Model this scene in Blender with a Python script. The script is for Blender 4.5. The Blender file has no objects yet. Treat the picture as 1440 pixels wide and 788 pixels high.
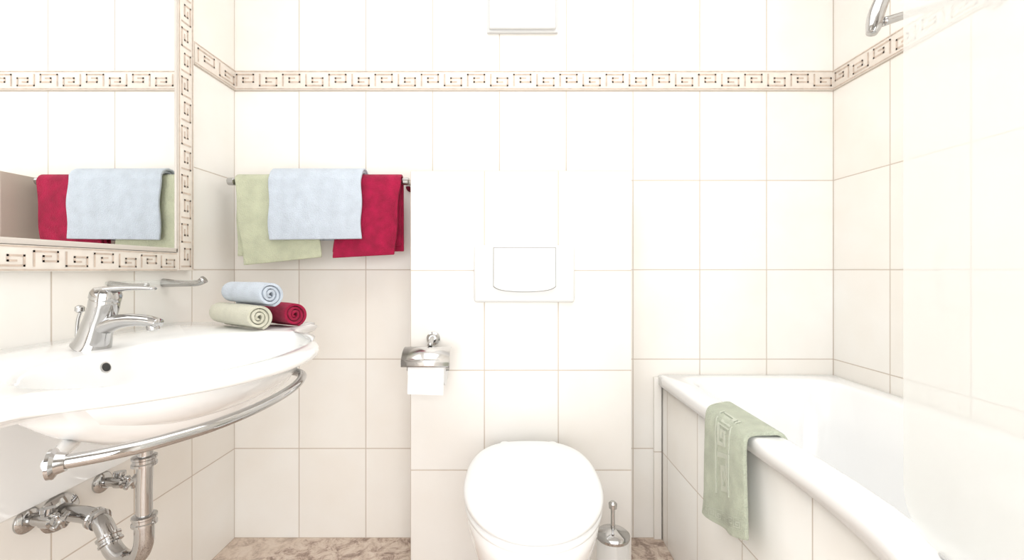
import bpy, bmesh, math
from math import sin, cos, pi, radians
from mathutils import Vector, Matrix

scene = bpy.context.scene
scene.view_settings.view_transform = 'Standard'
scene.view_settings.look = 'None'

# ------------------------------------------------------------ materials
def new_mat(name):
    m = bpy.data.materials.new(name); m.use_nodes = True
    nt = m.node_tree
    return m, nt, nt.nodes['Principled BSDF']

def mat(name, col, rough=0.4, metal=0.0, var=0.0, vscale=8, bump=0.0, bscale=200, coat=0.0, sheen=0.0):
    m, nt, b = new_mat(name)
    b.inputs['Base Color'].default_value = (*col, 1)
    b.inputs['Roughness'].default_value = rough
    b.inputs['Metallic'].default_value = metal
    b.inputs['Coat Weight'].default_value = coat
    b.inputs['Sheen Weight'].default_value = sheen
    tc = nt.nodes.new('ShaderNodeTexCoord')
    if var > 0:
        n = nt.nodes.new('ShaderNodeTexNoise'); n.inputs['Scale'].default_value = vscale
        n.inputs['Detail'].default_value = 4
        nt.links.new(tc.outputs['Object'], n.inputs['Vector'])
        r = nt.nodes.new('ShaderNodeValToRGB')
        r.color_ramp.elements[0].position = 0.3; r.color_ramp.elements[1].position = 0.7
        r.color_ramp.elements[0].color = (*[c*(1-var) for c in col], 1)
        r.color_ramp.elements[1].color = (*[min(1, c*(1+var*0.5)) for c in col], 1)
        nt.links.new(n.outputs['Fac'], r.inputs['Fac'])
        nt.links.new(r.outputs['Color'], b.inputs['Base Color'])
    if bump > 0:
        n2 = nt.nodes.new('ShaderNodeTexNoise'); n2.inputs['Scale'].default_value = bscale
        n2.inputs['Detail'].default_value = 3
        nt.links.new(tc.outputs['Object'], n2.inputs['Vector'])
        bp = nt.nodes.new('ShaderNodeBump'); bp.inputs['Strength'].default_value = bump
        bp.inputs['Distance'].default_value = 0.004
        nt.links.new(n2.outputs['Fac'], bp.inputs['Height'])
        nt.links.new(bp.outputs['Normal'], b.inputs['Normal'])
    return m

def tile_mat(name, axis, u0, du, v0=0.0, dv=0.338, split=None, shift=0.0,
             c_lo=(0.875, 0.825, 0.755), c_hi=(0.92, 0.90, 0.86), grout=(0.60, 0.52, 0.445), gw=0.0023):
    m, nt, b = new_mat(name)
    N = nt.nodes; L = nt.links
    def math_(op, a, bb=None, c=None):
        n = N.new('ShaderNodeMath'); n.operation = op
        for i, v in enumerate((a, bb, c)):
            if v is None: continue
            if isinstance(v, (int, float)): n.inputs[i].default_value = v
            else: L.new(v, n.inputs[i])
        return n.outputs[0]
    g = N.new('ShaderNodeNewGeometry')
    sep = N.new('ShaderNodeSeparateXYZ'); L.new(g.outputs['Position'], sep.inputs[0])
    U = sep.outputs[axis]
    V = sep.outputs['Z']
    if split:
        s = math_('GREATER_THAN', V, split)
        V2 = math_('SUBTRACT', V, math_('MULTIPLY', s, shift))
    else: V2 = V
    def line(val, o, d):
        t = math_('DIVIDE', math_('SUBTRACT', val, o), d)
        f = math_('FRACT', t)
        dd = math_('MULTIPLY', math_('MINIMUM', f, math_('SUBTRACT', 1.0, f)), d)
        return dd, math_('FLOOR', t)
    a, ia = line(U, u0, du); c, ic = line(V2, v0, dv)
    d = math_('MINIMUM', a, c)
    mr = N.new('ShaderNodeMapRange'); mr.inputs['From Min'].default_value = gw*0.5
    mr.inputs['From Max'].default_value = gw*1.1
    mr.inputs['To Min'].default_value = 1; mr.inputs['To Max'].default_value = 0
    L.new(d, mr.inputs['Value'])
    wn = N.new('ShaderNodeTexWhiteNoise'); wn.noise_dimensions = '2D'
    cb = N.new('ShaderNodeCombineXYZ'); L.new(ia, cb.inputs[0]); L.new(ic, cb.inputs[1])
    L.new(cb.outputs[0], wn.inputs['Vector'])
    no = N.new('ShaderNodeTexNoise'); no.inputs['Scale'].default_value = 5; no.inputs['Detail'].default_value = 5
    L.new(g.outputs['Position'], no.inputs['Vector'])
    fac = math_('ADD', math_('MULTIPLY', wn.outputs['Value'], 0.25), math_('MULTIPLY', no.outputs['Fac'], 0.9))
    ramp = N.new('ShaderNodeValToRGB')
    ramp.color_ramp.elements[0].position = 0.25; ramp.color_ramp.elements[1].position = 0.85
    ramp.color_ramp.elements[0].color = (*c_lo, 1); ramp.color_ramp.elements[1].color = (*c_hi, 1)
    L.new(fac, ramp.inputs['Fac'])
    mx = N.new('ShaderNodeMix'); mx.data_type = 'RGBA'
    L.new(mr.outputs[0], mx.inputs[0]); L.new(ramp.outputs['Color'], mx.inputs[6])
    mx.inputs[7].default_value = (*grout, 1)
    L.new(mx.outputs[2], b.inputs['Base Color'])
    rr = math_('ADD', math_('MULTIPLY', mr.outputs[0], 0.5), 0.22); L.new(rr, b.inputs['Roughness'])
    bp = N.new('ShaderNodeBump'); bp.inputs['Strength'].default_value = 0.4; bp.inputs['Distance'].default_value = 0.001
    bp.invert = True
    L.new(mr.outputs[0], bp.inputs['Height']); L.new(bp.outputs['Normal'], b.inputs['Normal'])
    return m

M_white = mat('ceramic_white', (0.92, 0.92, 0.91), 0.12, coat=0.5)
M_acryl = mat('tub_acrylic', (0.94, 0.94, 0.935), 0.18, coat=0.3)
M_plastic = mat('white_plastic', (0.86, 0.86, 0.855), 0.3)
M_flush = mat('flush_plastic', (0.76, 0.76, 0.755), 0.35)
M_flush2 = mat('flush_button_plastic', (0.80, 0.80, 0.795), 0.3)
M_vent = mat('vent_plastic', (0.70, 0.70, 0.69), 0.4)
M_plastic2 = mat('white_plastic_button', (0.84, 0.83, 0.82), 0.25)
M_chrome = mat('chrome', (0.51, 0.505, 0.50), 0.06, 1.0)
M_dark = mat('dark_hole', (0.03, 0.03, 0.03), 0.5)
M_mirror = mat('mirror_glass', (0.95, 0.955, 0.95), 0.0, 1.0)
M_plaster = mat('white_plaster', (0.9, 0.89, 0.88), 0.8, var=0.02)
M_border = mat('border_tile_cream', (0.83, 0.76, 0.68), 0.25, var=0.06, vscale=30)
M_brown = mat('border_tile_brown', (0.62, 0.50, 0.41), 0.35, var=0.20, vscale=60)
M_green = mat('towel_green', (0.58, 0.60, 0.43), 0.95, var=0.12, vscale=25, bump=0.9, bscale=350, sheen=0.2)
M_blue = mat('towel_blue', (0.60, 0.66, 0.735), 0.95, var=0.10, vscale=25, bump=0.9, bscale=350, sheen=0.2)
M_red = mat('towel_crimson', (0.39, 0.003, 0.05), 0.95, var=0.3, vscale=30, bump=0.9, bscale=350, sheen=0.08)
M_cream = mat('towel_cream', (0.73, 0.71, 0.57), 0.95, var=0.08, vscale=30, bump=0.9, bscale=350, sheen=0.2)
M_mat = mat('towel_sage', (0.53, 0.57, 0.45), 0.95, var=0.15, vscale=25, bump=1.0, bscale=300, sheen=0.2)
M_mat2 = mat('towel_sage_raised', (0.62, 0.65, 0.55), 0.95, bump=0.8, bscale=300)
M_paper = mat('tissue_paper', (0.84, 0.835, 0.83), 0.9, bump=0.2, bscale=120)

M_tile_back = tile_mat('tile_back', 'X', 1.215, 0.2525, split=1.73, shift=0.076)
M_tile_left = tile_mat('tile_left', 'Y', 1.444, 0.2205, split=1.73, shift=0.076)
M_tile_right = tile_mat('tile_right', 'Y', 1.667, 0.25, split=1.73, shift=0.076)
M_tile_box = tile_mat('tile_box', 'X', -0.34, 0.2475, v0=1.346, dv=0.3345, c_lo=(0.84,0.80,0.745), c_hi=(0.88,0.86,0.825))
M_tile_panel = tile_mat('tile_panel', 'Y', 0.854, 0.25, v0=0.33, dv=0.33)

# glass
def glass_mat(name, milky):
    m = bpy.data.materials.new(name); m.use_nodes = True
    nt = m.node_tree; N = nt.nodes; L = nt.links
    N.clear()
    out = N.new('ShaderNodeOutputMaterial')
    tr = N.new('ShaderNodeBsdfTransparent'); tr.inputs[0].default_value = (0.98, 0.99, 0.98, 1)
    df = N.new('ShaderNodeBsdfDiffuse'); df.inputs[0].default_value = (0.95, 0.95, 0.945, 1)
    tl = N.new('ShaderNodeBsdfTranslucent'); tl.inputs[0].default_value = (0.95, 0.95, 0.945, 1)
    a = N.new('ShaderNodeMixShader'); a.inputs[0].default_value = 0.5
    L.new(df.outputs[0], a.inputs[1]); L.new(tl.outputs[0], a.inputs[2])
    b = N.new('ShaderNodeMixShader'); b.inputs[0].default_value = milky
    L.new(tr.outputs[0], b.inputs[1]); L.new(a.outputs[0], b.inputs[2])
    gl = N.new('ShaderNodeBsdfGlossy'); gl.inputs['Roughness'].default_value = 0.03
    c = N.new('ShaderNodeMixShader'); c.inputs[0].default_value = 0.06
    L.new(b.outputs[0], c.inputs[1]); L.new(gl.outputs[0], c.inputs[2])
    L.new(c.outputs[0], out.inputs[0])
    return m
M_glass = glass_mat('shower_glass', 0.43)
M_glass2 = glass_mat('clear_glass', 0.2)
M_frost = glass_mat('frosted_glass', 0.55)

# floor : speckled stone
def floor_mat():
    m, nt, b = new_mat('floor_stone')
    N = nt.nodes; L = nt.links
    tc = N.new('ShaderNodeTexCoord')
    no = N.new('ShaderNodeTexNoise'); no.inputs['Scale'].default_value = 20; no.inputs['Detail'].default_value = 9
    no.inputs['Roughness'].default_value = 0.78; no.inputs['Distortion'].default_value = 0.5
    L.new(tc.outputs['Object'], no.inputs['Vector'])
    r = N.new('ShaderNodeValToRGB'); e = r.color_ramp.elements
    e[0].position = 0.40; e[0].color = (0.17, 0.10, 0.08, 1)
    e[1].position = 0.60; e[1].color = (0.76, 0.66, 0.57, 1)
    k = r.color_ramp.elements.new(0.46); k.color = (0.42, 0.30, 0.24, 1)
    k = r.color_ramp.elements.new(0.52); k.color = (0.64, 0.51, 0.42, 1)
    L.new(no.outputs['Fac'], r.inputs['Fac'])
    v = N.new('ShaderNodeTexVoronoi'); v.inputs['Scale'].default_value = 3.3
    L.new(tc.outputs['Object'], v.inputs['Vector'])
    mx = N.new('ShaderNodeMix'); mx.data_type = 'RGBA'; mx.blend_type = 'MIX'; 
    sp = N.new('ShaderNodeSeparateColor'); L.new(v.outputs['Color'], sp.inputs[0])
    mm = N.new('ShaderNodeMath'); mm.operation = 'MULTIPLY'; mm.inputs[1].default_value = 0.55
    L.new(sp.outputs[0], mm.inputs[0]); L.new(mm.outputs[0], mx.inputs[0])
    L.new(r.outputs['Color'], mx.inputs[6]); mx.inputs[7].default_value = (0.74, 0.61, 0.50, 1)
    L.new(mx.outputs[2], b.inputs['Base Color'])
    b.inputs['Roughness'].default_value = 0.25
    return m
M_floor = floor_mat()

# ------------------------------------------------------------ mesh helpers
def link(o, parent=None):
    scene.collection.objects.link(o)
    if parent: o.parent = parent
    return o

def empty(name):
    e = bpy.data.objects.new(name, None); e.empty_display_size = 0.05
    return link(e)

def mesh_obj(name, verts, faces, m, parent=None, smooth=False, fix=True):
    me = bpy.data.meshes.new(name)
    me.from_pydata([tuple(v) for v in verts], [], faces)
    if fix:
        bm = bmesh.new(); bm.from_mesh(me)
        bmesh.ops.recalc_face_normals(bm, faces=bm.faces); bm.to_mesh(me); bm.free()
    me.materials.append(m)
    if smooth:
        for p in me.polygons: p.use_smooth = True
    o = bpy.data.objects.new(name, me)
    return link(o, parent)

def box(name, x0, x1, y0, y1, z0, z1, m, bevel=0.0, parent=None, seg=3):
    me = bpy.data.meshes.new(name); bm = bmesh.new()
    bmesh.ops.create_cube(bm, size=1)
    for v in bm.verts:
        v.co = Vector(((x0+x1)/2 + v.co.x*(x1-x0), (y0+y1)/2 + v.co.y*(y1-y0), (z0+z1)/2 + v.co.z*(z1-z0)))
    if bevel > 0:
        bmesh.ops.bevel(bm, geom=bm.edges[:], offset=bevel, segments=seg, affect='EDGES', profile=0.5)
        for f in bm.faces: f.smooth = True
    bm.to_mesh(me); bm.free(); me.materials.append(m)
    o = bpy.data.objects.new(name, me)
    return link(o, parent)

def catmull(pts, n=8, closed=False):
    P = [Vector(p) for p in pts]; out = []
    N = len(P)
    for i in range(N if closed else N-1):
        if closed: p0, p1, p2, p3 = P[(i-1) % N], P[i], P[(i+1) % N], P[(i+2) % N]
        else: p0, p1, p2, p3 = P[max(i-1, 0)], P[i], P[i+1], P[min(i+2, N-1)]
        for k in range(n):
            t = k/n
            out.append(0.5*((2*p1)+(-p0+p2)*t+(2*p0-5*p1+4*p2-p3)*t*t+(-p0+3*p1-3*p2+p3)*t*t*t))
    if not closed: out.append(P[-1].copy())
    return out

def sweep(name, pts, radii, m, parent=None, sub=8, seg=20, flat=1.0, up=(0, 0, 1)):
    if not isinstance(radii, (list, tuple)): radii = [radii]*len(pts)
    if sub > 1:
        C = catmull(pts, sub)
        R = [v.x for v in catmull([(r, 0, 0) for r in radii], sub)]
    else: C = [Vector(p) for p in pts]; R = radii
    verts = []; faces = []
    nrm = Vector(up)
    for i, p in enumerate(C):
        t = (C[min(i+1, len(C)-1)] - C[max(i-1, 0)]).normalized()
        if abs(t.dot(nrm)) > 0.98: nrm = t.orthogonal()
        nrm = (nrm - t*nrm.dot(t)).normalized()
        bn = t.cross(nrm)
        for k in range(seg):
            a = 2*pi*k/seg
            verts.append(p + (nrm*cos(a)*flat + bn*sin(a))*R[i])
    for i in range(len(C)-1):
        for k in range(seg):
            faces.append((i*seg+k, i*seg+(k+1) % seg, (i+1)*seg+(k+1) % seg, (i+1)*seg+k))
    faces.append(tuple(range(seg))); faces.append(tuple((len(C)-1)*seg+k for k in range(seg)))
    return mesh_obj(name, verts, faces, m, parent, True)

def lathe(name, prof, origin, axis, m, parent=None, seg=32):
    ax = Vector(axis).normalized(); a = ax.orthogonal().normalized(); b = ax.cross(a); O = Vector(origin)
    verts = []; faces = []
    for d, r in prof:
        for k in range(seg):
            t = 2*pi*k/seg
            verts.append(O + ax*d + (a*cos(t)+b*sin(t))*max(r, 0.0001))
    n = len(prof)
    for i in range(n-1):
        for k in range(seg):
            faces.append((i*seg+k, i*seg+(k+1) % seg, (i+1)*seg+(k+1) % seg, (i+1)*seg+k))
    faces.append(tuple(range(seg))); faces.append(tuple((n-1)*seg+k for k in range(seg)))
    o = mesh_obj(name, verts, faces, m, parent, True)
    md = o.modifiers.new('es', 'EDGE_SPLIT'); md.split_angle = radians(40)
    return o

def ray_poly(c, ang, poly):
    dx, dy = cos(ang), sin(ang); best = 0
    n = len(poly)
    for i in range(n):
        x1, y1 = poly[i][0]-c[0], poly[i][1]-c[1]; x2, y2 = poly[(i+1) % n][0]-c[0], poly[(i+1) % n][1]-c[1]
        ex, ey = x2-x1, y2-y1
        den = dx*ey - dy*ex
        if abs(den) < 1e-12: continue
        t = (x1*ey - y1*ex)/den; s = (x1*dy - y1*dx)/den
        if t > 0 and -1e-6 <= s <= 1+1e-6: best = max(best, t)
    return best

def ring_loft(name, c, rings, m, parent=None, n=160, extra=(), cap0=True, cap1=True):
    angs = sorted(set([2*pi*i/n - pi for i in range(n)] + list(extra)))
    K = len(angs); verts = []; faces = []
    for poly, z in rings:
        for a in angs:
            r = ray_poly(c, a, poly) if poly else 0.0005
            verts.append((c[0]+cos(a)*r, c[1]+sin(a)*r, z))
    for i in range(len(rings)-1):
        for k in range(K):
            faces.append((i*K+k, i*K+(k+1) % K, (i+1)*K+(k+1) % K, (i+1)*K+k))
    if cap0: faces.append(tuple(range(K)))
    if cap1: faces.append(tuple((len(rings)-1)*K+k for k in range(K)))
    return mesh_obj(name, verts, faces, m, parent, True)

def ell(cx, cy, rx, ry, n=96, e=2.0):
    out = []
    for i in range(n):
        a = 2*pi*i/n; ca, sa = cos(a), sin(a)
        out.append((cx+rx*math.copysign(abs(ca)**(2/e), ca), cy+ry*math.copysign(abs(sa)**(2/e), sa)))
    return out

def inset(poly, d):
    n = len(poly); area = sum(poly[i][0]*poly[(i+1) % n][1]-poly[(i+1) % n][0]*poly[i][1] for i in range(n))
    s = 1 if area > 0 else -1; out = []
    for i in range(n):
        a = Vector(poly[i-1][:2]); b = Vector(poly[i][:2]); c = Vector(poly[(i+1) % n][:2])
        e1 = (b-a); e2 = (c-b)
        if e1.length < 1e-9 or e2.length < 1e-9: out.append(tuple(b)); continue
        e1.normalize(); e2.normalize()
        n1 = Vector((-e1.y, e1.x))*s; n2 = Vector((-e2.y, e2.x))*s
        k = (n1+n2); k = k/max(0.5, (1+n1.dot(n2)))
        out.append(tuple(b+k*d))
    return out

def round_corners(poly, idx, r, seg=8):
    out = []; n = len(poly)
    for i in range(n):
        if i not in idx: out.append(poly[i]); continue
        p = Vector(poly[i]); a = Vector(poly[i-1]); b = Vector(poly[(i+1) % n])
        pa = p+(a-p).normalized()*r; pb = p+(b-p).normalized()*r
        for k in range(seg+1):
            t = k/seg
            out.append(tuple((1-t)**2*pa+2*t*(1-t)*p+t*t*pb))
    return out

# greek key band mapped through fn(u, v) -> xyz
def meander(name, fn, length, h, m, parent, margin=0.22, w=0.078, edges=True, step=0.02, ratio=1.0):
    unit = h*(1-2*margin)/4.0
    W = h*w/2*1.0
    pitch = unit*7.2*ratio
    cnt = max(1, int(length/pitch)); pitch2 = length/cnt; ux = pitch2/7.2
    base = [(0, 0), (0, 4), (5.2, 4), (5.2, 1.3), (2, 1.3), (2, 2.7), (3.6, 2.7)]
    segs = []
    for i in range(cnt):
        off = i*pitch2 + 0.9*ux
        pts = [(off+x*ux, h*margin+(y if i % 2 == 0 else 4-y)*unit) for x, y in base]
        for a, b in zip(pts[:-1], pts[1:]): segs.append((a, b, W))
    if edges:
        segs.append(((0, h*0.06), (length, h*0.06), h*0.025)); segs.append(((0, h*0.94), (length, h*0.94), h*0.025))
    verts = []; faces = []
    for a, b, ww in segs:
        dx, dy = b[0]-a[0], b[1]-a[1]; Ls = math.hypot(dx, dy); dx /= Ls; dy /= Ls
        ax, ay = a[0]-dx*ww, a[1]-dy*ww; Lt = Ls+2*ww
        k = max(1, int(Lt/step))
        base_i = len(verts)
        for j in range(k+1):
            s = Lt*j/k
            for sg in (-1, 1):
                u = ax+dx*s-dy*ww*sg; v = ay+dy*s+dx*ww*sg
                verts.append(fn(min(max(u, 0), length), min(max(v, 0), h)))
        for j in range(k):
            q = base_i+2*j
            faces.append((q, q+1, q+3, q+2))
    return mesh_obj(name, verts, faces, m, parent, False, fix=False)

# ------------------------------------------------------------ room shell
XL, XR, YB, YF, H = -1.048, 1.215, 1.667, -1.1, 2.45
box('wall_back', XL-0.1, XR+0.1, YB, YB+0.1, 0, H, M_tile_back)
box('wall_left', XL-0.1, XL, YF, YB, 0, H, M_tile_left)
box('wall_right', XR, XR+0.1, YF, YB, 0, H, M_tile_right)
box('wall_rear', XL-0.1, XR+0.1, YF-0.1, YF, 0, H, mat('rear_wall_paint', (0.62, 0.60, 0.58), 0.8))
box('floor', XL-0.1, XR+0.1, YF-0.1, YB+0.1, -0.1, 0, M_floor)
box('ceiling', XL-0.1, XR+0.1, YF-0.1, YB+0.1, H, H+0.1, M_plaster)
M_wood = mat('dark_wood', (0.06, 0.045, 0.035), 0.4, var=0.3, vscale=6)
e = empty('added_door_1')  # unseen dark door, added so the chrome has something dark to reflect
box('leaf', -0.70, 0.10, YF, YF+0.03, 0.005, 2.03, M_wood, 0.004, e)
box('jamb_l', -0.77, -0.70, YF, YF+0.045, 0, 2.10, M_wood, 0.004, e)
box('jamb_r', 0.10, 0.17, YF, YF+0.045, 0, 2.10, M_wood, 0.004, e)
box('head', -0.77, 0.17, YF, YF+0.045, 2.03, 2.10, M_wood, 0.004, e)
sweep('handle', [(0.02, YF+0.03, 1.05), (0.02, YF+0.08, 1.05), (-0.10, YF+0.08, 1.05)], 0.009, M_chrome, e, sub=1)

# boxing for cistern
BY = 1.476
box('wall_cistern_boxing', -0.34, 0.40, BY, YB, 0, 1.346, M_tile_box, bevel=0.002)

# decorative borders
def border(name, length, fn_box, fn, h, ratio=1.15):
    e = empty(name)
    fn_box(e)
    meander('greek_key_band', fn, length, h, M_brown, e, ratio=ratio)
    return e
Z0, Z1 = 1.692, 1.766
border('trim_1', XR-XL, lambda e: box('band', XL, XR, YB-0.006, YB, Z0, Z1, M_border, 0.001, e),
       lambda u, v: (XL+u, YB-0.0068, Z0+v), Z1-Z0)
border('trim_2', YB-1.45, lambda e: box('band', XL, XL+0.006, 1.45, YB-0.006, Z0, Z1, M_border, 0.001, e),
       lambda u, v: (XL+0.0068, 1.45+u, Z0+v), Z1-Z0)
border('trim_3', YB-0.006-0.0, lambda e: box('band', XR-0.006, XR, 0.0, YB-0.006, Z0, Z1, M_border, 0.001, e),
       lambda u, v: (XR-0.0068, 0.0+u, Z0+v), Z1-Z0)
MP = 0.022   # build-up of mirror and its tile frame
border('trim_4', 1.30, lambda e: box('band', XL, XL+MP, 1.354, 1.422, 1.012, 2.32, M_border, 0.001, e),
       lambda u, v: (XL+MP+0.0008, 1.356+v, 1.015+u), 0.064)
border('trim_5', 1.10, lambda e: box('band', XL, XL+MP, 0.25, 1.354, 1.010, 1.066, M_border, 0.001, e),
       lambda u, v: (XL+MP+0.0008, 0.25+u, 1.010+v), 0.056)

# mirror
e = empty('wall_mirror')
box('mirror_glass', XL, XL+MP-0.001, 0.25, 1.344, 1.080, 2.30, M_mirror, 0, e)
M_edge = mat('mirror_bevel', (0.66, 0.60, 0.54), 0.25)
box('bevel_bottom', XL, XL+MP+0.002, 0.25, 1.352, 1.067, 1.080, M_edge, 0.002, e)
box('bevel_side', XL, XL+MP+0.002, 1.344, 1.353, 1.067, 2.31, M_edge, 0.002, e)

# ventilation cover high on back wall
e = empty('ventilation_cover')
box('frame', -0.094, 0.172, YB-0.014, YB, 1.905, 2.17, M_vent, 0.003, e)
box('front_plate', -0.086, 0.164, YB-0.026, YB-0.012, 1.913, 2.162, M_vent, 0.006, e)

# ------------------------------------------------------------ washbasin
SZ = 0.853
wb = empty('washbasin')
curve = [(-0.64, 1.375), (-0.603, 1.365), (-0.597, 1.31), (-0.598, 1.23), (-0.545, 1.14), (-0.47, 1.05), (-0.42, 0.96),
         (-0.404, 0.87), (-0.413, 0.78), (-0.45, 0.69), (-0.52, 0.61), (-0.60, 0.555), (-0.618, 0.50), (-0.615, 0.44), (-0.66, 0.425)]
cv = [(p.x, p.y) for p in catmull([(a, b, 0) for a, b in curve], 6)]
outline = [(-1.046, 1.375)] + cv + [(-1.046, 0.425)]
C = (-0.625, 0.88)
ex = [math.atan2(p[1]-C[1], p[0]-C[0]) for p in (outline[0], outline[-1])]
bowl = ell(-0.628, 0.88, 0.178, 0.27, e=2.3)
def sc(poly, k, dx=0, dy=0): return [(C[0]+(p[0]-C[0])*k+dx, C[1]+(p[1]-C[1])*k+dy) for p in poly]
under = ell(-0.67, 0.915, 0.195, 0.30, e=2.1)
rings = [(sc(bowl, 0.05), SZ-0.108), (sc(bowl, 0.45), SZ-0.103), (sc(bowl, 0.7), SZ-0.090), (sc(bowl, 0.86), SZ-0.068), (sc(bowl, 0.95), SZ-0.035),
         (sc(bowl, 0.985), SZ-0.014), (sc(bowl, 1.01), SZ-0.005), (sc(bowl, 1.05), SZ-0.001),
         (inset(outline, 0.014), SZ), (inset(outline, 0.005), SZ-0.003), (inset(outline, 0.001), SZ-0.009), (outline, SZ-0.016), (inset(outline, 0.003), SZ-0.023),
         (inset(outline, 0.012), SZ-0.028), (under, SZ-0.040), (sc(under, 0.93), SZ-0.066), (sc(under, 0.82), SZ-0.094), (sc(under, 0.66), SZ-0.120), (sc(under, 0.4), SZ-0.137), (sc(under, 0.1), SZ-0.142)]
ring_loft('basin', C, rings, M_white, wb, extra=ex, n=240)
box('back_panel', XL, XL+0.015, 0.405, 1.40, 0.500, SZ-0.03, M_white, 0.004, wb)
lathe('overflow_hole', [(0, 0.0105), (0.0012, 0.0105)], (-0.797, 0.865, 0.822), (0.94, 0, 0.3), M_chrome, wb)
lathe('overflow_dark', [(0, 0.0085), (0.0018, 0.0085)], (-0.797, 0.865, 0.822), (0.94, 0, 0.3), M_dark, wb)
lathe('plug', [(0, 0.03), (0.004, 0.03), (0.007, 0.02)], (-0.63, 0.88, SZ-0.107), (0, 0, 1), M_chrome, wb)

# towel bar under the basin edge
tb = empty('basin_towel_bar')
bz = 0.770
barpts = [(-0.570, 0.556, bz), (-0.555, 0.566, bz), (-0.537, 0.580, bz), (-0.510, 0.608, bz), (-0.488, 0.644, bz), (-0.467, 0.689, bz), (-0.452, 0.755, bz), (-0.447, 0.83, bz),
          (-0.452, 0.906, bz), (-0.463, 0.965, bz+0.002), (-0.483, 1.012, bz+0.004), (-0.520, 1.028, bz+0.008), (-0.56, 1.01, bz+0.014)]
sweep('bar', barpts, 0.0090, M_chrome, tb)
lathe('flange', [(0, 0.019), (0.004, 0.019), (0.007, 0.014), (0.016, 0.011)], (-0.578, 0.551, bz), (0.85, 0.45, 0), M_chrome, tb)
sweep('bracket', [(-0.577, 0.553, bz), (-0.625, 0.60, bz-0.016), (-0.70, 0.70, bz-0.030)], [0.010, 0.009, 0.012], M_white, tb)
lathe('flange_far', [(0, 0.018), (0.005, 0.018), (0.009, 0.012)], (-0.555, 1.012, 0.786), (0.8, 0.4, 0), M_chrome, tb)

# faucet
fc = empty('basin_mixer_tap')
FX, FY = -0.858, 0.90
sweep('body', [(FX-0.002, FY, SZ+0.0005), (FX+0.003, FY, SZ+0.012), (FX+0.012, FY, SZ+0.045), (FX+0.022, FY, SZ+0.075), (FX+0.027, FY, SZ+0.098), (FX+0.028, FY, SZ+0.104)],
      [0.033, 0.030, 0.026, 0.025, 0.025, 0.020], M_chrome, fc, sub=5, seg=28)
sweep('spout', [(FX+0.01, FY, SZ+0.035), (FX+0.045, FY, SZ+0.052), (FX+0.08, FY, SZ+0.058), (FX+0.115, FY, SZ+0.056), (FX+0.137, FY, SZ+0.051)],
      [0.022, 0.020, 0.017, 0.015, 0.013], M_chrome, fc, sub=5, seg=24, flat=0.75)
lathe('aerator', [(0, 0.011), (0.014, 0.011), (0.016, 0.008)], (FX+0.124, FY, SZ+0.052), (0.15, 0, -1), M_chrome, fc)
lathe('cap', [(0, 0.026), (0.012, 0.026), (0.020, 0.022), (0.024, 0.012), (0.025, 0.001)], (FX+0.027, FY, SZ+0.10), (0.25, 0, 1), M_chrome, fc)
sweep('lever', [(FX+0.018, FY, SZ+0.116), (FX+0.05, FY, SZ+0.121), (FX+0.09, FY, SZ+0.123), (FX+0.128, FY, SZ+0.122)],
      [0.018, 0.014, 0.010, 0.007], M_chrome, fc, sub=5, seg=20, flat=0.45)
sweep('pop_up_rod', [(FX-0.036, FY+0.005, SZ), (FX-0.034, FY+0.005, SZ+0.05), (FX-0.028, FY+0.005, SZ+0.075)], 0.003, M_chrome, fc)
lathe('rod_knob', [(0, 0.003), (0.004, 0.008), (0.012, 0.008), (0.016, 0.003)], (FX-0.030, FY+0.005, SZ+0.072), (0.1, 0, 1), M_chrome, fc)

# glass shelf below the mirror
gs = empty('glass_shelf')
box('glass_plate', XL+0.004, -0.93, 1.13, 1.34, 0.975, 0.983, M_glass2, 0.002, gs)
sweep('bracket', [(XL+0.001, 1.325, 0.975), (-0.99, 1.325, 0.972), (-0.945, 1.325, 0.974), (-0.925, 1.325, 0.985)], [0.013, 0.009, 0.009, 0.012], M_chrome, gs, sub=4)
sweep('bracket_near', [(XL+0.001, 1.15, 0.975), (-0.99, 1.15, 0.972), (-0.95, 1.15, 0.974)], [0.010, 0.006, 0.006], M_chrome, gs, sub=4)

# drain trap
tr = empty('drain_trap')
T = [(-1.046, 1.015, 0.458), (-1.00, 1.003, 0.460), (-0.95, 0.990, 0.461), (-0.912, 0.979, 0.452), (-0.889, 0.970, 0.430), (-0.870, 0.961, 0.405),
     (-0.836, 0.951, 0.390), (-0.798, 0.940, 0.403), (-0.780, 0.934, 0.435), (-0.777, 0.932, 0.48)]
sweep('u_bend', T, 0.0175, M_chrome, tr, sub=6, seg=24)
sweep('down_pipe', [(-0.777, 0.932, 0.47), (-0.777, 0.932, 0.56), (-0.775, 0.932, 0.63), (-0.772, 0.93, 0.75)], 0.0145, M_chrome, tr, sub=4, seg=24)
for nm, o, ax in (('nut_1', (-0.777, 0.932, 0.475), (0, 0, 1)), ('nut_2', (-0.777, 0.932, 0.60), (0, 0, 1)), ('nut_3', (-0.889, 0.970, 0.430), (0.6, -0.25, -0.8)), ('nut_4', (-0.935, 0.986, 0.459), (0.95, -0.25, -0.12))):
    lathe(nm, [(0, 0.017), (0.001, 0.0225), (0.006, 0.0225), (0.008, 0.0205), (0.014, 0.0205), (0.016, 0.0225), (0.020, 0.0225), (0.022, 0.017)], o, ax, M_chrome, tr)
lathe('wall_flange', [(0, 0.042), (0.004, 0.042), (0.010, 0.036), (0.016, 0.022), (0.034, 0.020), (0.034, 0.018)], (XL+0.001, 1.015, 0.455), (0.97, -0.2, 0), M_chrome, tr)

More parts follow.
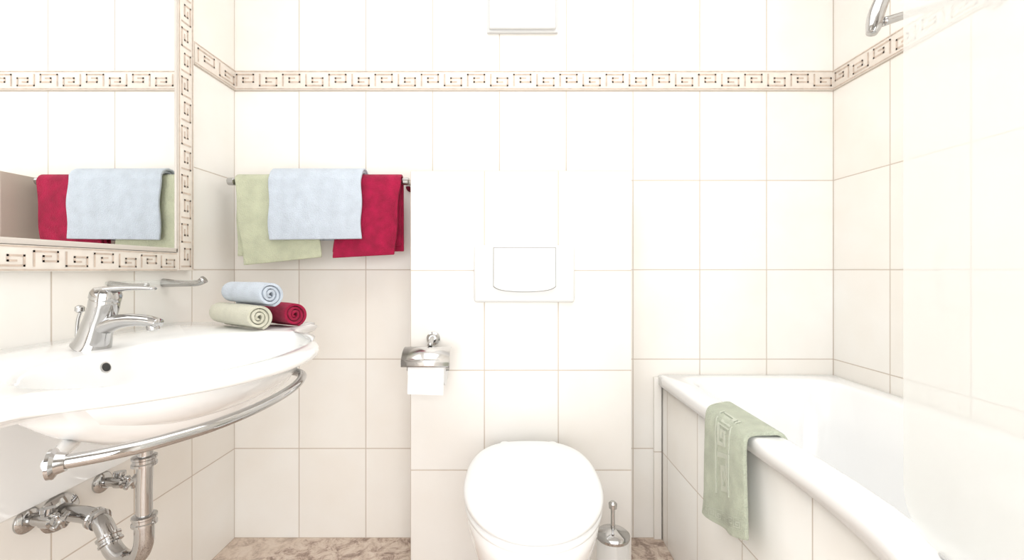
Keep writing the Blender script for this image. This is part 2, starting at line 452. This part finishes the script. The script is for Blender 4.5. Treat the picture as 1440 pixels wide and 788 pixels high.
# angle valves
def valve(Y, Z):
    e = empty('angle_valve')
    lathe('rosette', [(0, 0.026), (0.004, 0.026), (0.010, 0.020), (0.011, 0.012)], (XL+0.0005, Y, Z), (1, 0, 0), M_chrome, e)
    lathe('body', [(0, 0.011), (0.03, 0.011), (0.032, 0.015), (0.05, 0.015), (0.053, 0.010), (0.062, 0.010)], (XL+0.008, Y, Z), (1, 0, 0), M_chrome, e)
    lathe('outlet', [(0, 0.011), (0.015, 0.011), (0.017, 0.013), (0.026, 0.013), (0.027, 0.006)], (XL+0.045, Y, Z), (0, 0.1, 1), M_chrome, e)
    for k in range(2):
        a = k*pi/2+0.5
        d = Vector((0, cos(a), sin(a)))*0.019
        p = Vector((XL+0.075, Y, Z))
        sweep('handle_%d' % k, [p-d, p-d*0.5, p, p+d*0.5, p+d], [0.006, 0.0055, 0.009, 0.0055, 0.006], M_chrome, e, sub=4, seg=12)
valve(0.950, 0.473); valve(1.125, 0.472)

# ------------------------------------------------------------ rolled towels
def roll(col, hem, right, left, r):
    A = Vector(left); B = Vector(right); ax = (B-A); Ln = ax.length; ax.normalize()
    up = Vector((0, 0, 1)); side = ax.cross(up).normalized()
    o_e = empty('rolled_towel')
    turns = 3.0; n = 150; th = r/ (turns+0.6)
    verts = []; faces = []; m = 14
    for i in range(n+1):
        t = i/n; a = t*turns*2*pi - pi*0.6
        rr = th*0.45 + (r-th*0.45-th*0.35)*t
        if t > 0.0: rr *= 1+0.02*sin(a*2)
        for j in range(m+1):
            s = j/m; bulge = 1+0.04*sin(pi*s)+0.012*sin(9*s+a)
            off = 0.003*sin(a*1.3)*(1 if j in (0, m) else 0)
            verts.append(A+ax*(s*Ln+off)+(side*cos(a)+up*sin(a))*rr*bulge)
    for i in range(n):
        for j in range(m):
            q = i*(m+1)+j
            faces.append((q, q+1, q+m+2, q+m+1))
    o = mesh_obj('terry_roll', verts, faces, col, o_e, True, fix=False)
    sd = o.modifiers.new('s', 'SOLIDIFY'); sd.thickness = th*0.66; sd.offset = 0
    bv = o.modifiers.new('b', 'BEVEL'); bv.width = 0.0018; bv.segments = 2; bv.limit_method = 'ANGLE'
    return o_e
R = 0.035
roll(M_cream, None, (-0.668, 1.165, SZ+R), (-0.850, 1.285, SZ+R), R)
roll(M_red, None, (-0.610, 1.240, SZ+R), (-0.75, 1.330, SZ+R), R)
roll(M_blue, None, (-0.646, 1.180, SZ+R+0.060), (-0.815, 1.285, SZ+R+0.060), R)

# ------------------------------------------------------------ towel rail + hanging towels
RY, RZ = 1.567, 1.328
rail = empty('towel_rail')
sweep('rail', [(-1.0, RY, RZ), (-0.37, RY, RZ)], 0.007, M_chrome, rail, sub=1)
for x in (-0.995, -0.378):
    sweep('arm', [(x, YB-0.002, RZ), (x, RY, RZ)], 0.008, M_chrome, rail, sub=1)
    lathe('rosette', [(0, 0.022), (0.006, 0.022), (0.010, 0.014)], (x, YB-0.0005, RZ), (0, -1, 0), M_chrome, rail)
    lathe('end_cap', [(-0.014, 0.004), (-0.012, 0.013), (0.010, 0.014), (0.014, 0.010)], (x, RY, RZ), (1, 0, 0), M_chrome, rail)

def hang(parent, x0, x1, off, zf, zb, m, th=0.008, seed=0.0, skew=0.0, wave=0.004, nx=26):
    verts = []; faces = []; r = 0.008+off
    def pt(s, t):
        x = x0+(x1-x0)*s
        zfr = zf(s)
        if t < 0.35:
            k = t/0.35; z = zb+(RZ-zb)*k; y = RY+r+0.003*sin(6*s+seed)*(1-k)
        elif t < 0.5:
            k = (t-0.35)/0.15; a = pi*k; z = RZ+sin(a)*r; y = RY+cos(a)*r
        else:
            k = (t-0.5)/0.5; z = RZ+(zfr-RZ)*k
            y = RY-r-wave*(0.5+0.5*sin(7*s+seed+1.5*k))*k - 0.004*sin(pi*k)
            x += skew*k + 0.0025*sin(9*k+seed)*(1 if s in (0, 1) else 0.6)
        return (x, y, z)
    nt_ = 56
    for i in range(nt_+1):
        for j in range(nx+1): verts.append(pt(j/nx, i/nt_))
    for i in range(nt_):
        for j in range(nx):
            q = i*(nx+1)+j
            faces.append((q, q+1, q+nx+2, q+nx+1))
    o = mesh_obj('cloth', verts, faces, m, parent, True, fix=False)
    sd = o.modifiers.new('s', 'SOLIDIFY'); sd.thickness = th; sd.offset = 0
    bv = o.modifiers.new('b', 'BEVEL'); bv.width = th*0.35; bv.segments = 2; bv.limit_method = 'ANGLE'; bv.angle_limit = radians(50)
    return pt
g = empty('hand_towel')
hang(g, -0.965, -0.690, 0.004, lambda s: 1.062, 1.10, M_green, seed=0.3)
hang(g, -0.972, -0.700, 0.013, lambda s: 1.030+0.028*s, 1.08, M_green, seed=0.5, skew=0.035)
rd = empty('hand_towel')
hang(rd, -0.600, -0.398, 0.004, lambda s: 1.075, 1.10, M_red, seed=2.3, skew=-0.03)
hang(rd, -0.606, -0.390, 0.013, lambda s: 1.055+0.012*s, 1.08, M_red, seed=2.0, skew=-0.02)
bl = empty('hand_towel')
hang(bl, -0.832, -0.523, 0.025, lambda s: 1.128, 1.12, M_blue, seed=4.0)
pt = hang(bl, -0.840, -0.520, 0.034, lambda s: 1.117+0.004*s, 1.13, M_blue, seed=4.4)

# ------------------------------------------------------------ flush plate
fp = empty('flush_plate')
box('plate', -0.126, 0.207, BY-0.020, BY, 0.906, 1.096, M_flush, 0.008, fp)
xb0, xb1, zb0, zb1 = -0.060, 0.143, 0.950, 1.086
def button(name, g_, yy, m, tilt):
    pts = []
    n = 24
    for i in range(n+1):
        t = i/n; x = xb0-g_+(xb1-xb0+2*g_)*t
        pts.append((x, zb0-g_-0.008*sin(pi*t)+0.010*(abs(2*t-1)**8)))
    pts += [(xb1+g_, zb1+g_), (xb0-g_, zb1+g_)]
    verts = []; k = len(pts)
    for x, z in pts:
        f = (zb1-z)/(zb1-zb0)
        verts.append((x, BY-yy-tilt*f, z))
    for x, z in pts: verts.append((x, BY-0.005, z))
    faces = [tuple(range(k)), tuple(range(k, 2*k))]+[(i, (i+1) % k, k+(i+1) % k, k+i) for i in range(k)]
    o = mesh_obj(name, verts, faces, m, fp)
    bv = o.modifiers.new('b', 'BEVEL'); bv.width = 0.002; bv.segments = 3
button('button_gap', 0.003, 0.0206, mat('gap_grey', (0.36, 0.35, 0.33), 0.6), 0.0)
button('button', 0.0, 0.022, M_flush2, 0.011)

# ------------------------------------------------------------ toilet
to = empty('wall_hung_toilet')
TX = 0.052
def egg(cy, hw, lf, lb, ef=2.1, eb=2.7, n=96, cx=TX):
    out = []
    for i in range(n):
        a = 2*pi*i/n; ca, sa = cos(a), sin(a)
        e_ = ef if sa < 0 else eb
        l = lf if sa < 0 else lb
        out.append((cx+hw*math.copysign(abs(ca)**(2/e_), ca), cy+l*math.copysign(abs(sa)**(2/e_), sa)))
    return out
secs = [(0.09, 1.35, 0.085, 0.11), (0.095, 1.33, 0.098, 0.15), (0.14, 1.30, 0.112, 0.18), (0.20, 1.25, 0.125, 0.20), (0.27, 1.20, 0.140, 0.22), (0.34, 1.16, 0.155, 0.235), (0.40, 1.135, 0.164, 0.238), (0.432, 1.13, 0.167, 0.240), (0.438, 1.13, 0.162, 0.235)]
rings = [(egg(cy, hw, lf, BY-cy, 2.1, 4.0), z) for z, cy, hw, lf in secs]
ring_loft('bowl', (TX, 1.36), rings, M_white, to, n=128)
def disc(name, rings, c, m): return ring_loft(name, c, rings, m, to, n=128)
E = lambda d: egg(1.13, 0.172-d, 0.253-d, 0.25-d)
disc('seat', [(E(0.008), 0.440), (E(0.001), 0.444), (E(0.001), 0.454), (E(0.008), 0.458)], (TX, 1.13), M_plastic)
disc('lid', [(E(0.006), 0.4605), (E(-0.001), 0.464), (E(-0.001), 0.474), (E(0.003), 0.479), (E(0.012), 0.4825), (E(0.03), 0.485), (E(0.08), 0.4885), (E(0.14), 0.490)], (TX, 1.13), M_plastic)
for dx in (-0.075, 0.075):
    lathe('hinge', [(0, 0.013), (0.028, 0.013)], (TX+dx, 1.395, 0.438), (0, 0, 1), M_plastic, to)

# ------------------------------------------------------------ toilet brush
br = empty('toilet_brush')
bx, by_ = 0.286, 1.25
lathe('container', [(0, 0.040), (0.003, 0.044), (0.25, 0.046), (0.255, 0.044)], (bx, by_, 0.0), (0, 0, 1), M_frost, br)
lathe('brush_head', [(0, 0.02), (0.01, 0.032), (0.07, 0.034), (0.085, 0.012)], (bx, by_, 0.03), (0, 0, 1), M_plastic, br)
lathe('lid', [(0, 0.047), (0.008, 0.048), (0.013, 0.042), (0.018, 0.02), (0.024, 0.010)], (bx, by_, 0.256), (0, 0, 1), M_chrome, br)
lathe('handle', [(0, 0.006), (0.06, 0.006), (0.063, 0.011), (0.076, 0.012), (0.082, 0.006)], (bx, by_, 0.275), (0, 0, 1), M_chrome, br)

# ------------------------------------------------------------ toilet paper holder
ph = empty('toilet_paper_holder')
PX, PY, PZ = -0.266, 1.405, 0.697
lathe('rosette', [(0, 0.022), (0.008, 0.022), (0.012, 0.016), (0.02, 0.012)], (-0.262, BY, 0.785), (0, -1, 0), M_chrome, ph)
sweep('arm', [(-0.262, BY-0.01, 0.785), (-0.262, 1.44, 0.787), (-0.262, 1.41, 0.772)], 0.008, M_chrome, ph)
verts = []; faces = []; n = 14
for i in range(n+1):
    a = radians(100 - 95*i/n)
    y = PY-0.060*cos(a)*1.0; z = PZ+0.068*sin(a)
    if i > n*0.75: z = verts[-1][2]-0.0045; y = verts[-1][1]
    verts += [(PX-0.075, y, z), (PX+0.073, y, z)]
for i in range(n): faces.append((2*i, 2*i+1, 2*i+3, 2*i+2))
M_chrome2 = mat('brushed_chrome', (0.70, 0.695, 0.69), 0.2, 1.0)
o = mesh_obj('cover', verts, faces, M_chrome2, ph, True, fix=False)
sd = o.modifiers.new('s', 'SOLIDIFY'); sd.thickness = 0.003
for x in (PX-0.066, PX+0.064):
    sweep('side_arm', [(x, PY, PZ+0.066), (x, PY, PZ)], 0.003, M_chrome, ph, sub=1)
sweep('spindle', [(PX-0.068, PY, PZ), (PX+0.066, PY, PZ)], 0.006, M_chrome, ph, sub=1)
lathe('paper_roll', [(0, 0.020), (0, 0.047), (0.002, 0.049), (0.110, 0.049), (0.112, 0.047), (0.112, 0.020)], (PX-0.056, PY, PZ), (1, 0, 0), M_paper, ph, seg=48)
verts = []; faces = []
for i in range(9):
    z = PZ-0.065*i/8; y = PY-0.0495+0.003*sin(i*0.6)
    verts += [(PX-0.055, y, z), (PX+0.055, y+0.001*sin(i), z-0.004)]
for i in range(8): faces.append((2*i, 2*i+1, 2*i+3, 2*i+2))
mesh_obj('loose_sheet', verts, faces, M_paper, ph, True, fix=False)

# ------------------------------------------------------------ bathtub
tub = empty('bathtub')
TZ = 0.620
lc = [(0.550, 1.665), (0.553, 1.45), (0.558, 1.25), (0.564, 1.05), (0.568, 0.90), (0.566, 0.80), (0.556, 0.70), (0.532, 0.60), (0.499, 0.50), (0.467, 0.38), (0.45, 0.2), (0.45, -0.10)]
lcs = [(p.x, p.y) for p in catmull([(a, b, 0) for a, b in lc], 6)]
outer = lcs + [(1.213, -0.10), (1.213, 1.665)]
CT = (0.86, 0.80)
exT = [math.atan2(p[1]-CT[1], p[0]-CT[0]) for p in (outer[0], lcs[-1], outer[-1], outer[-2])]
def tub_in(dl, dr, r):
    p = [(x+dl, y) for x, y in lcs if 0.02 < y < 1.5]
    top = (p[0][0]-0.001, 1.665-dr); bot = (p[-1][0], -0.10+dr+0.04)
    q = [top]+p+[bot, (1.213-dr, -0.10+dr+0.04), (1.213-dr, 1.665-dr)]
    q = round_corners(q, {0, len(q)-3, len(q)-2, len(q)-1}, r)
    return q
rings = [(inset(outer, 0.010), TZ-0.040), (outer, TZ-0.038), (outer, TZ-0.010), (inset(outer, 0.003), TZ-0.003), (inset(outer, 0.010), TZ),
         (tub_in(0.070, 0.065, 0.10), TZ), (tub_in(0.077, 0.072, 0.11), TZ-0.003), (tub_in(0.083, 0.078, 0.12), TZ-0.012),
         (tub_in(0.10, 0.10, 0.13), TZ-0.16), (tub_in(0.125, 0.14, 0.13), TZ-0.33), (tub_in(0.15, 0.18, 0.12), TZ-0.39), (tub_in(0.20, 0.24, 0.1), TZ-0.41)]
ring_loft('tub_shell', CT, rings, M_acryl, tub, n=260, extra=exT, cap0=False)
pc = [(x+0.014, y) for x, y in lcs]
k = len(pc); verts = []; faces = []
for z in (0.0, TZ-0.036):
    for x, y in pc: verts.append((x, y, z))
for z in (0.0, TZ-0.036):
    for x, y in pc: verts.append((x+0.02, y, z))
for i in range(k-1):
    faces.append((i, i+1, k+i+1, k+i)); faces.append((2*k+i, 3*k+i, 3*k+i+1, 2*k+i+1))
    faces.append((k+i, k+i+1, 3*k+i+1, 3*k+i))
faces.append((0, k, 3*k, 2*k)); faces.append((k-1, 2*k-1, 4*k-1, 3*k-1))
mesh_obj('tiled_apron', verts, faces, M_tile_panel, tub, True)
box('apron_end_tile', 0.534, 0.562, YB-0.012, YB, 0, TZ-0.01, M_tile_panel, 0.001, tub)

# ------------------------------------------------------------ small towel over tub edge
tw = empty('bath_towel')
prof = [(0.652, TZ-0.045), (0.646, TZ-0.012), (0.628, TZ+0.008), (0.595, TZ+0.009), (0.568, TZ+0.008), (0.551, TZ+0.002), (0.545, TZ-0.02), (0.543, TZ-0.07), (0.542, TZ-0.14), (0.542, TZ-0.20), (0.543, TZ-0.25), (0.543, TZ-0.275)]
pcv = [(p.x, p.y) for p in catmull([(a, b, 0) for a, b in prof], 5)]
def towel_pt(s, t, out=0.0):
    f = t*(len(pcv)-1)
    shorten = 1-0.24*s
    if f > 20: f = 20+(f-20)*shorten
    i = min(int(f), len(pcv)-2); q = f-i
    x = pcv[i][0]*(1-q)+pcv[i+1][0]*q; z = pcv[i][1]*(1-q)+pcv[i+1][1]*q
    far = 1.290-0.085*min(1, t*1.2); near = 1.045-0.045*t
    y = far*(1-s)+near*s
    hang_ = max(0, (t-0.45))/0.55
    x -= hang_*0.014*(0.5+0.5*sin(9*s+0.7)) + 0.006*hang_
    y += 0.006*sin(7*t+1)*(1-2*s)
    x -= out*(1 if t > 0.3 else 0); z += out*(1 if t <= 0.4 else 0)
    return (x, y, z)
nx, ny = 24, 60
verts = [towel_pt(j/nx, i/ny) for i in range(ny+1) for j in range(nx+1)]
faces = [(i*(nx+1)+j, i*(nx+1)+j+1, (i+1)*(nx+1)+j+1, (i+1)*(nx+1)+j) for i in range(ny) for j in range(nx)]
o = mesh_obj('cloth', verts, faces, M_mat, tw, True, fix=False)
sd = o.modifiers.new('s', 'SOLIDIFY'); sd.thickness = 0.010; sd.offset = 0
bv = o.modifiers.new('b', 'BEVEL'); bv.width = 0.003; bv.segments = 2; bv.limit_method = 'ANGLE'; bv.angle_limit = radians(50)
o = meander('greek_key_relief', lambda u, v: towel_pt(0.30+0.42*v/0.085, 0.33+0.50*u/0.30, 0.0062), 0.30, 0.085, M_mat2, tw, w=0.14, step=0.01)
sd = o.modifiers.new('s', 'SOLIDIFY'); sd.thickness = 0.002; sd.offset = 0
o = meander('hem_relief', lambda u, v: towel_pt(u/0.22*0.9+0.05, 0.90+0.06*v/0.03, 0.0062), 0.22, 0.03, M_mat2, tw, w=0.11, step=0.01)

# ------------------------------------------------------------ shower screen
ss = empty('shower_screen')
P1 = Vector((0.600, 0.672)); P2 = Vector((0.488, 0.05))
d2 = (P2-P1); LL = d2.length; d2.normalize(); nn = Vector((-d2.y, d2.x))
pl = [(0.0, 2.05), (0.0, TZ+0.07)]
for i in range(9):
    a = pi+ (pi/2)*i/8
    pl.append((0.06+0.06*cos(a), TZ+0.066+0.06*sin(a)))
pl += [(LL, TZ+0.006), (LL, 2.05)]
verts = []
for th in (-0.003, 0.003):
    for u, z in pl:
        p = P1+d2*u+nn*th; verts.append((p.x, p.y, z))
k = len(pl)
faces = [tuple(range(k)), tuple(range(k, 2*k))]+[(i, (i+1) % k, k+(i+1) % k, k+i) for i in range(k)]
mesh_obj('glass_panel', verts, faces, M_glass, ss)
a = P1+d2*0.07; b = P2
sweep('seal_strip', [(a.x, a.y, TZ+0.004), (b.x, b.y, TZ+0.004)], 0.004, M_plastic, ss, sub=1, seg=10)

# ------------------------------------------------------------ hand shower
hs = empty('hand_shower')
HY = 1.10
lathe('wall_rosette', [(0, 0.028), (0.006, 0.028), (0.012, 0.016)], (XR-0.0005, HY, 1.70), (-1, 0, 0), M_chrome, hs)
sweep('bracket_arm', [(XR-0.008, HY, 1.70), (1.12, HY, 1.69), (1.02, HY, 1.662), (0.925, HY, 1.632)], [0.009, 0.009, 0.009, 0.011], M_chrome, hs)
sweep('handle', [(0.897, HY, 1.603), (0.903, HY, 1.622), (0.910, HY, 1.655), (0.930, HY, 1.700), (0.962, HY, 1.745), (0.985, HY, 1.77)],
      [0.012, 0.017, 0.018, 0.017, 0.018, 0.024], M_chrome, hs)
lathe('head', [(-0.02, 0.018), (-0.006, 0.040), (0.006, 0.050), (0.014, 0.052), (0.018, 0.049)], (1.000, HY, 1.785), (0.55, -0.3, -0.45), M_chrome, hs, seg=40)
hd = Vector((0.55, -0.3, -0.45)).normalized()
lathe('spray_face', [(0, 0.044), (0.003, 0.043)], Vector((1.000, HY, 1.785))+hd*0.0165, hd, M_plastic2, hs, seg=40)

# ------------------------------------------------------------ lights
def area(name, loc, rot, sx, sy, power, col=(1, 1, 1)):
    l = bpy.data.lights.new(name, 'AREA'); l.shape = 'RECTANGLE'; l.size = sx; l.size_y = sy
    l.energy = power; l.color = col
    o = bpy.data.objects.new(name, l); o.location = loc; o.rotation_euler = rot
    scene.collection.objects.link(o); return o
area('ceiling_light', (0.1, 0.65, H-0.02), (0, 0, 0), 1.7, 1.4, 15.5, (0.965, 0.985, 1))
area('rear_fill_light', (0.05, -0.85, 0.92), (radians(82), 0, 0), 1.8, 1.6, 37, (0.965, 0.985, 1))  # added fill behind the camera, lifts the low areas; no real lamp there

# ------------------------------------------------------------ camera
cam = bpy.data.cameras.new('camera'); co = bpy.data.objects.new('camera', cam)
scene.collection.objects.link(co); scene.camera = co
co.location = (0, 0, 1.013); co.rotation_euler = (radians(90), 0, 0)
cam.sensor_width = 36; cam.lens = 620/1440*36; cam.clip_start = 0.01
cam.shift_y = -14/1440
